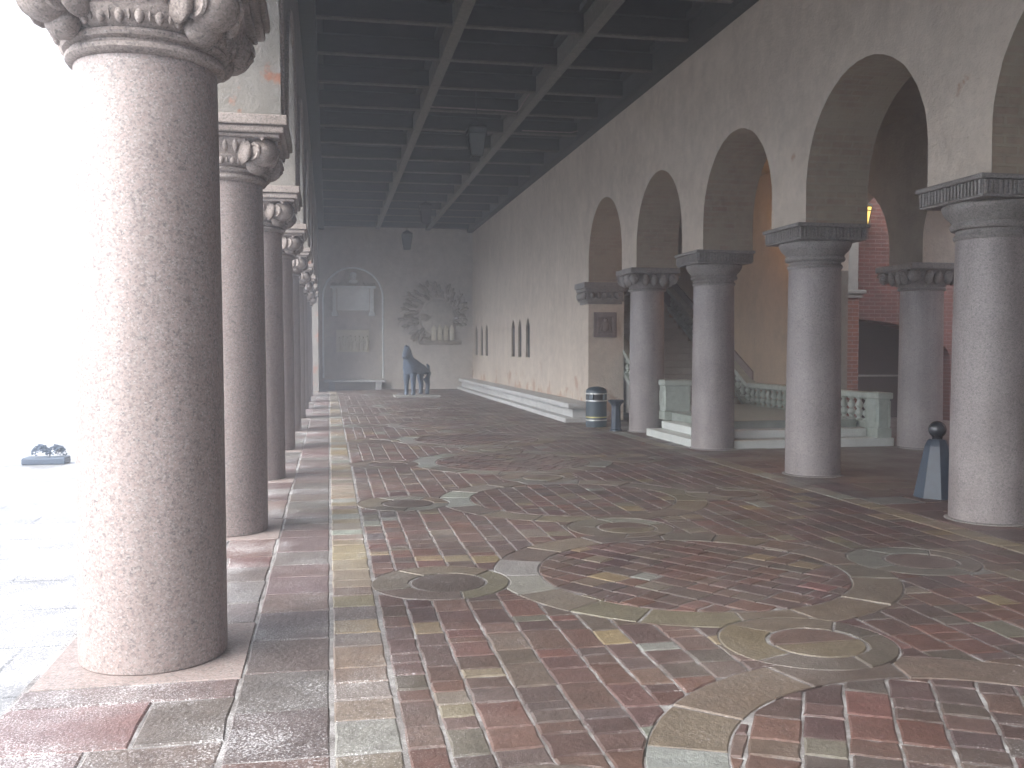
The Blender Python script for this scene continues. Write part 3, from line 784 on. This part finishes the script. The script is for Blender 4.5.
body = skin_mesh('body', N, E_, 'statue_blue', hz, rz, hl)
m = bmesh.new()
for i in range(12):
    q = i/11; blob(m, (.50-.24*q+.03*math.sin(i*2), 0, 1.66-.42*q), (.06, .035, .085), (0, .5, 0), 2, .08)
o = obj('mane', m, 'statue_dark', hz, True); o.rotation_euler = (0, 0, rz); o.location = hl
m = bmesh.new(); tube(m, [(-.60, 0, 1.08), (-.68, 0, 1.0), (-.71, 0, .75), (-.68, .01, .45)], .05, 8, [.7, 1, 1, .3]); o = obj('tail', m, 'statue_dark', hz, True); o.rotation_euler = (0, 0, rz); o.location = hl

# ------------------------------------------------------------------ litter bin, pedestal, bollard
bi = thing('litter_bin', 'round dark blue litter bin with metal bands beside the pier', 'bin', (5.38, 19.0, 0))
obj('body', lathe(bmesh.new(), [(.20, 0), (.215, .012), (.215, .55), (.205, .56)], 40), 'bin_blue', bi, True)
obj('hood', lathe(bmesh.new(), [(.206, .70), (.217, .702), (.217, .73), (.205, .77), (.15, .81), (.06, .828), (.0005, .83)], 40), 'bin_blue', bi, True)
obj('opening', lathe(bmesh.new(), [(.185, .561), (.185, .699)], 32), 'dark', bi, True)
for i in range(4):
    a = PI/4+i*PI/2; q = B(-.02, .02, -.05, .05, .561, .699); q.transform(Matrix.Translation((.198*math.cos(a), .198*math.sin(a), 0)) @ Matrix.Rotation(a, 4, 'Z')); obj('post', q, 'bin_blue', bi)
for z, mt in ((.69, 'steel'), (.545, 'steel'), (.15, 'steel'), (.21, 'brass')): obj('band', lathe(bmesh.new(), [(.21, z-.013), (.2205, z-.012), (.2205, z+.012), (.21, z+.013)], 40), mt, bi, True)
def octo(bm, prof, n=8):
    rings = [[bm.verts.new((r*math.cos(2*PI*(i+.5)/n), r*math.sin(2*PI*(i+.5)/n), z)) for i in range(n)] for r, z in prof]
    for a, b in zip(rings, rings[1:]):
        for i in range(n): bm.faces.new((a[i], a[(i+1) % n], b[(i+1) % n], b[i]))
    bm.faces.new(rings[0][::-1]); bm.faces.new(rings[-1]); return bm
pd = thing('iron_pedestal', 'slim dark blue iron pedestal with a flared top between bin and column', 'pedestal', (5.48, 17.95, 0))
obj('shaft', octo(bmesh.new(), [(.125, 0), (.12, .03), (.098, .05), (.088, .48), (.10, .52)]), 'blue_iron', pd)
obj('top', octo(bmesh.new(), [(.10, .521), (.15, .57), (.155, .60), (.14, .612)]), 'blue_iron', pd)
bo = thing('iron_bollard', 'tapered blue iron bollard with a black ball finial beside the nearest right column', 'bollard', (6.42, 9.26, 0))
obj('shaft', octo(bmesh.new(), [(.235, 0), (.232, .02), (.17, .34), (.125, .56), (.10, .615), (.085, .63)]), 'blue_iron', bo)
b2 = bmesh.new(); lathe(b2, [(.055, .631), (.05, .645), (.06, .655)], 24); blob(b2, (0, 0, .735), (.092, .092, .092), (0, 0, 0), 4); obj('ball', b2, 'black_iron', bo, True)

# ------------------------------------------------------------------ marble steps, balustrades, stairs
st = thing('marble_steps', 'three white marble steps up to the stair landing behind the columns', 'steps', (0, 0, 0))
def ell(x0, xr, y0, yl, z0, z1):
    b3 = bmesh.new(); box(b3, x0, xr, y0, yl, z0, z1, .012); return b3
obj('step', ell(5.76, 9.16, 14.35, 16.95, -.01, .135), 'marble', st)
obj('step', ell(6.05, 8.85, 14.66, 16.94, .136, .27), 'marble', st)
obj('step', ell(6.34, 8.84, 14.97, 19.5, -.01, .405), 'marble_dark', st)
def baluster(h):
    return [(.07, 0), (.07, .03), (.04, .045), (.036, .07), (.062, h*.24), (.074, h*.33), (.06, h*.43), (.034, h*.5), (.06, h*.58), (.07, h*.66), (.055, h*.76), (.036, h*.84), (.036, h*.9), (.066, h*.94), (.066, h)]
def balustrade(name, label, x, y0, y1, zb, ys0, slope, ped=True, pw=.11, dx=0.):
    o = thing(name, label, 'balustrade', (x, y0, 0)); zr = zb+.10; h = .40
    zt = zr+h
    if ped:
        q = bmesh.new(); box(q, -pw-.02, pw+.02, -.02, .38, zb-.14, zb+.02, .01); box(q, -pw, pw, 0, .36, zb+.021, zt+.001, .01); box(q, -pw-.03, pw+.03, -.045, .40, zt+.002, zt+.11, .02); box(q, -pw+.04, pw-.04, -.014, .0, zb+.12, zt-.10, .005); box(q, -pw-.014, -pw, .05, .31, zb+.12, zt-.10, .005); [box(q, a_, b_, -.022, .0, zb+.05, zt-.03, .004) for a_, b_ in ((-pw+.002, -pw+.035), (pw-.035, pw-.002))]
        obj('pedestal', q, 'marble_green', o)
    L0, L1 = .381 if ped else 0., ys0-y0
    obj('base_rail', box(bmesh.new(), -.10, .10, L0, L1, zb, zr, .01), 'marble_green', o)
    obj('top_rail', box(bmesh.new(), -.115, .115, L0+.02, L1, zt, zt+.10, .02), 'marble_green', o)
    n = max(2, int((L1-L0)/.24))
    for i in range(n): obj('baluster', lathe(bmesh.new(), baluster(h), 16, (0, L0+(i+.5)*(L1-L0)/n, zr)), 'marble_green', o, True)
    if dx:
        for c_ in o.children:
            if not c_.name.startswith('pedestal'): c_.location.x = dx
    if y1 > ys0:
        L = y1-ys0
        def slant(z0, z1, w):
            b3 = bmesh.new(); box(b3, dx-w, dx+w, L1+.001, L1+L, 0, 1)
            for v in b3.verts: v.co.z = (z0 if v.co.z < .5 else z1)+(v.co.y-L1)*slope
            return b3
        obj('base_rail', slant(zb, zr, .10), 'marble_green', o); obj('top_rail', slant(zt, zt+.10, .115), 'marble_green', o)
        n = int(L/.26)
        for i in range(n):
            yy_ = L1+(i+.5)*L/n; obj('baluster', lathe(bmesh.new(), baluster(h), 12, (dx, yy_, zr+(yy_-L1)*slope)), 'marble_green', o, True)
    return o
YS, SL = 19.5, .47
balustrade('balustrade', 'long greenish stone balustrade along the landing, rising along the ochre wall', 9.0, 14.40, 24.5, .271, YS, SL)
balustrade('balustrade', 'short stone balustrade with a square pedestal left of the marble steps, rising with the stairs', 6.46, 17.2, 24.5, .406, YS, SL, True, .25, .14)
fs = thing('staircase', 'dark flight of stone stairs rising behind the columns', 'stairs', (0, 0, 0))
b3 = bmesh.new()
for i in range(22): box(b3, 6.58, 8.70, YS+.33*i+.001*i, YS+.33*(i+1)-.001+.03+.001*i, .10 if i < 2 else .155*i-.3, .405+.155*(i+1), .012)
obj('flight', b3, 'pale_stone', fs)
sb = bmesh.new(); box(sb, 9.07, 9.104, YS+.1, 27, 0, 1)
for v in sb.verts: v.co.z = (.2 if v.co.z < .5 else 1.06)+(max(v.co.y-YS, 0))*SL
obj('wall_string', sb, 'relief_dark', fs)

# ------------------------------------------------------------------ lanterns
def lantern(x, y, zb, ztop, s, label, glass, group):
    o = thing('hanging_lantern', label, 'lantern', (x, y, zb), group); h = .56*s
    wb, wt = .11*s, .19*s
    f = bmesh.new()
    for sx in (-1, 1):
        for sy in (-1, 1): tube(f, [(sx*wb, sy*wb, 0), (sx*wt, sy*wt, h)], .014*s, 6)
    for z, w in ((0, wb), (h, wt), (h*.82, wb+(wt-wb)*.82)):
        c = [(-w, -w, z), (w, -w, z), (w, w, z), (-w, w, z)]
        for i in range(4): tube(f, [c[i], c[(i+1) % 4]], .014*s, 6)
    obj('frame', f, 'lantern_iron', o)
    gl = bmesh.new(); a_, b_ = wb-.012*s, wt-.012*s
    vs = [gl.verts.new((sx*w, sy*w, z)) for z, w in ((.01, a_), (h-.01, b_)) for sx, sy in ((-1, -1), (1, -1), (1, 1), (-1, 1))]
    for i in range(4): gl.faces.new((vs[i], vs[(i+1) % 4], vs[4+(i+1) % 4], vs[4+i]))
    gl.faces.new(vs[3::-1]); obj('pane', gl, glass, o)
    r = bmesh.new(); octo(r, [(wt*1.5, h+.016), (wt*1.35, h+.05), (wt*.5, h+.14*s), (.02, h+.17*s)], 4); obj('cap', r, 'lantern_iron', o)
    ch = bmesh.new(); tube(ch, [(0, 0, h+.16*s), (0, 0, ztop-zb)], .012, 6); obj('chain', ch, 'lantern_iron', o)
    return o
LG = 'iron lanterns hanging from the coffered ceiling'
lantern(2.9, 19, 5.42, 6.9, .95, 'nearest dark tapered iron lantern hanging under the coffered ceiling', 'lantern_glass', LG)
lantern(2.9, 29.2, 5.40, 6.9, .9, 'second dark iron lantern from the viewer under the coffered ceiling', 'lantern_glass', LG)
lantern(2.95, 36.9, 5.40, 6.9, 1., 'farthest iron lantern, small against the hazy end wall', 'lantern_glass', LG)
lantern(11.20, 18.88, 4.16, 4.95, .84, 'lit yellow lantern on the brick wall, just visible past the second right column', 'glow', 'lit lanterns')
lantern(8.70, 17.25, 4.30, 5.3, .8, 'lit lantern hanging beside the warm ochre wall above the stair landing', 'glow', 'lit lanterns')
ld = bpy.data.lights.new('lantern_light', 'POINT'); ld.energy = 12; ld.color = (1., .46, .14); ld.shadow_soft_size = .12
lo = bpy.data.objects.new('lantern_light', ld); COL.objects.link(lo); lo.location = (8.62, 17.3, 4.2)

# ------------------------------------------------------------------ brick building across the court
bk = thing('brick_building', 'red brick building across the court with a dark arched gateway', 'building', (0, 0, 0))
arc_ = [(10.88-2.72*math.cos(PI*i/40), 1.36+.91*math.sin(PI*i/40)) for i in range(41)]+[(13.6, -.02)]
arc_ = [p for p in arc_ if p[0] > 9.82]
outl = [(9.82, arc_[0][1])]+arc_+[(22, -.02), (22, 14.4), (9.82, 14.4)]
obj('wall', wall_mesh([outl], 19.2, 19.8, 'x', 0), ['brick', 'brick'], bk)
obj('gate', B(9.82, 14.2, 20.4, 20.5, -.02, 2.9), 'gate_wood', bk); obj('gate_rail', B(9.84, 13.9, 20.30, 20.38, .96, 1.0), 'pale_stone', bk)
obj('buttress', B(10.4, 11.09, 18.72, 19.199, -.02, 2.68, bev=.02), 'brick_lit', bk)
q = bmesh.new(); box(q, 10.36, 11.14, 18.67, 19.198, 2.681, 2.765, .02); box(q, 10.32, 11.2, 18.62, 19.197, 2.766, 2.85, .025); obj('stone_cornice', q, 'pale_stone', bk)
obj('pilaster', B(10.6, 11.22, 19.0, 19.196, 2.851, 4.12, bev=.015), 'pale_stone', bk)
q = bmesh.new(); box(q, 9.82, 22.0, 19.05, 20.0, 14.401, 14.65, .02); obj('roof', q, 'roof_tin', bk)
obj('unseen_wing', B(22.01, 22.8, -14, 19.8, -.02, 14.4), 'brick', bk)  # unseen side of the court, added to cut its sky light

# ------------------------------------------------------------------ planter on the terrace
pn = thing('stone_planter', 'low hazy stone planter heaped with frosted shrubs on the bright terrace', 'planter', (-3.96, 14.6, -.03))
obj('trough', B(-.29, .29, -.16, .16, 0, .10, bev=.02), 'statue_dark', pn)
q = bmesh.new(); rr2 = random.Random(5)
for i in range(320):
    a = rr2.uniform(0, 2*PI); c_ = rr2.choice([(-.07, .11), (.14, .10)]); rad = rr2.random()**.5
    x = c_[0]+.13*rad*math.cos(a); y = .11*rad*math.sin(a); z = .11+.165*math.sqrt(max(0, 1-rad*rad))*rr2.uniform(.7, 1.)
    blob(q, (x, y, z), (.022, .014, .008), (rr2.uniform(-1, 1), rr2.uniform(-1, 1), rr2.uniform(0, 6)), 1)
obj('shrub', q, 'frost_leaf', pn)

# ------------------------------------------------------------------ air
hb = B(-410, 410, -410, 410, -3.6, 15.2)
me = bpy.data.meshes.new('haze'); hb.to_mesh(me); hb.free()
ho = bpy.data.objects.new('haze', me); COL.objects.link(ho); ho['kind'] = 'stuff'
hm = bpy.data.materials.new('haze'); hm.use_nodes = True; nt = hm.node_tree; nt.nodes.clear()
ou = nt.nodes.new('ShaderNodeOutputMaterial'); pv = nt.nodes.new('ShaderNodeVolumePrincipled')
pv.inputs['Color'].default_value = (.82, .89, 1., 1); pv.inputs['Density'].default_value = .0108; pv.inputs['Anisotropy'].default_value = .68
nt.links.new(pv.outputs[0], ou.inputs['Volume']); me.materials.append(hm)

# ------------------------------------------------------------------ daylight: overcast
w = bpy.data.worlds.new('World'); sc.world = w; w.use_nodes = True; nt = w.node_tree
bg = nt.nodes['Background']; sky = nt.nodes.new('ShaderNodeTexSky'); sky.sky_type = 'NISHITA'; sky.sun_disc = False
EL, AZ = math.radians(40), math.radians(-118)                 # AZ measured from +Y, towards +X
sky.sun_elevation = EL; sky.sun_rotation = AZ; sky.dust_density = 6; sky.air_density = 1.; sky.ozone_density = .5
hs_ = nt.nodes.new('ShaderNodeHueSaturation'); hs_.inputs['Saturation'].default_value = .25
nt.links.new(sky.outputs[0], hs_.inputs['Color']); nt.links.new(hs_.outputs[0], bg.inputs['Color']); bg.inputs['Strength'].default_value = .15
sd = bpy.data.lights.new('sun', 'SUN'); sd.energy = .55; sd.angle = math.radians(100); sd.color = (1, .97, .93)
so = bpy.data.objects.new('sun', sd); COL.objects.link(so)
dv = -Vector((math.sin(AZ)*math.cos(EL), math.cos(AZ)*math.cos(EL), math.sin(EL)))
so.rotation_euler = dv.to_track_quat('-Z', 'Y').to_euler(); so.location = (-10, 0, 20)

sc.view_settings.view_transform = 'Standard'; sc.view_settings.look = 'None'; sc.view_settings.gamma = 1
sc.view_settings.exposure = 2.05
cy_ = sc.cycles; cy_.use_denoising = True; cy_.max_bounces = 10; cy_.diffuse_bounces = 6; cy_.glossy_bounces = 4; cy_.volume_bounces = 2
cy_.transmission_bounces = 4; cy_.sample_clamp_indirect = 8; cy_.caustics_reflective = False; cy_.caustics_refractive = False
try: cy_.denoiser = 'OPENIMAGEDENOISE'
except Exception: pass
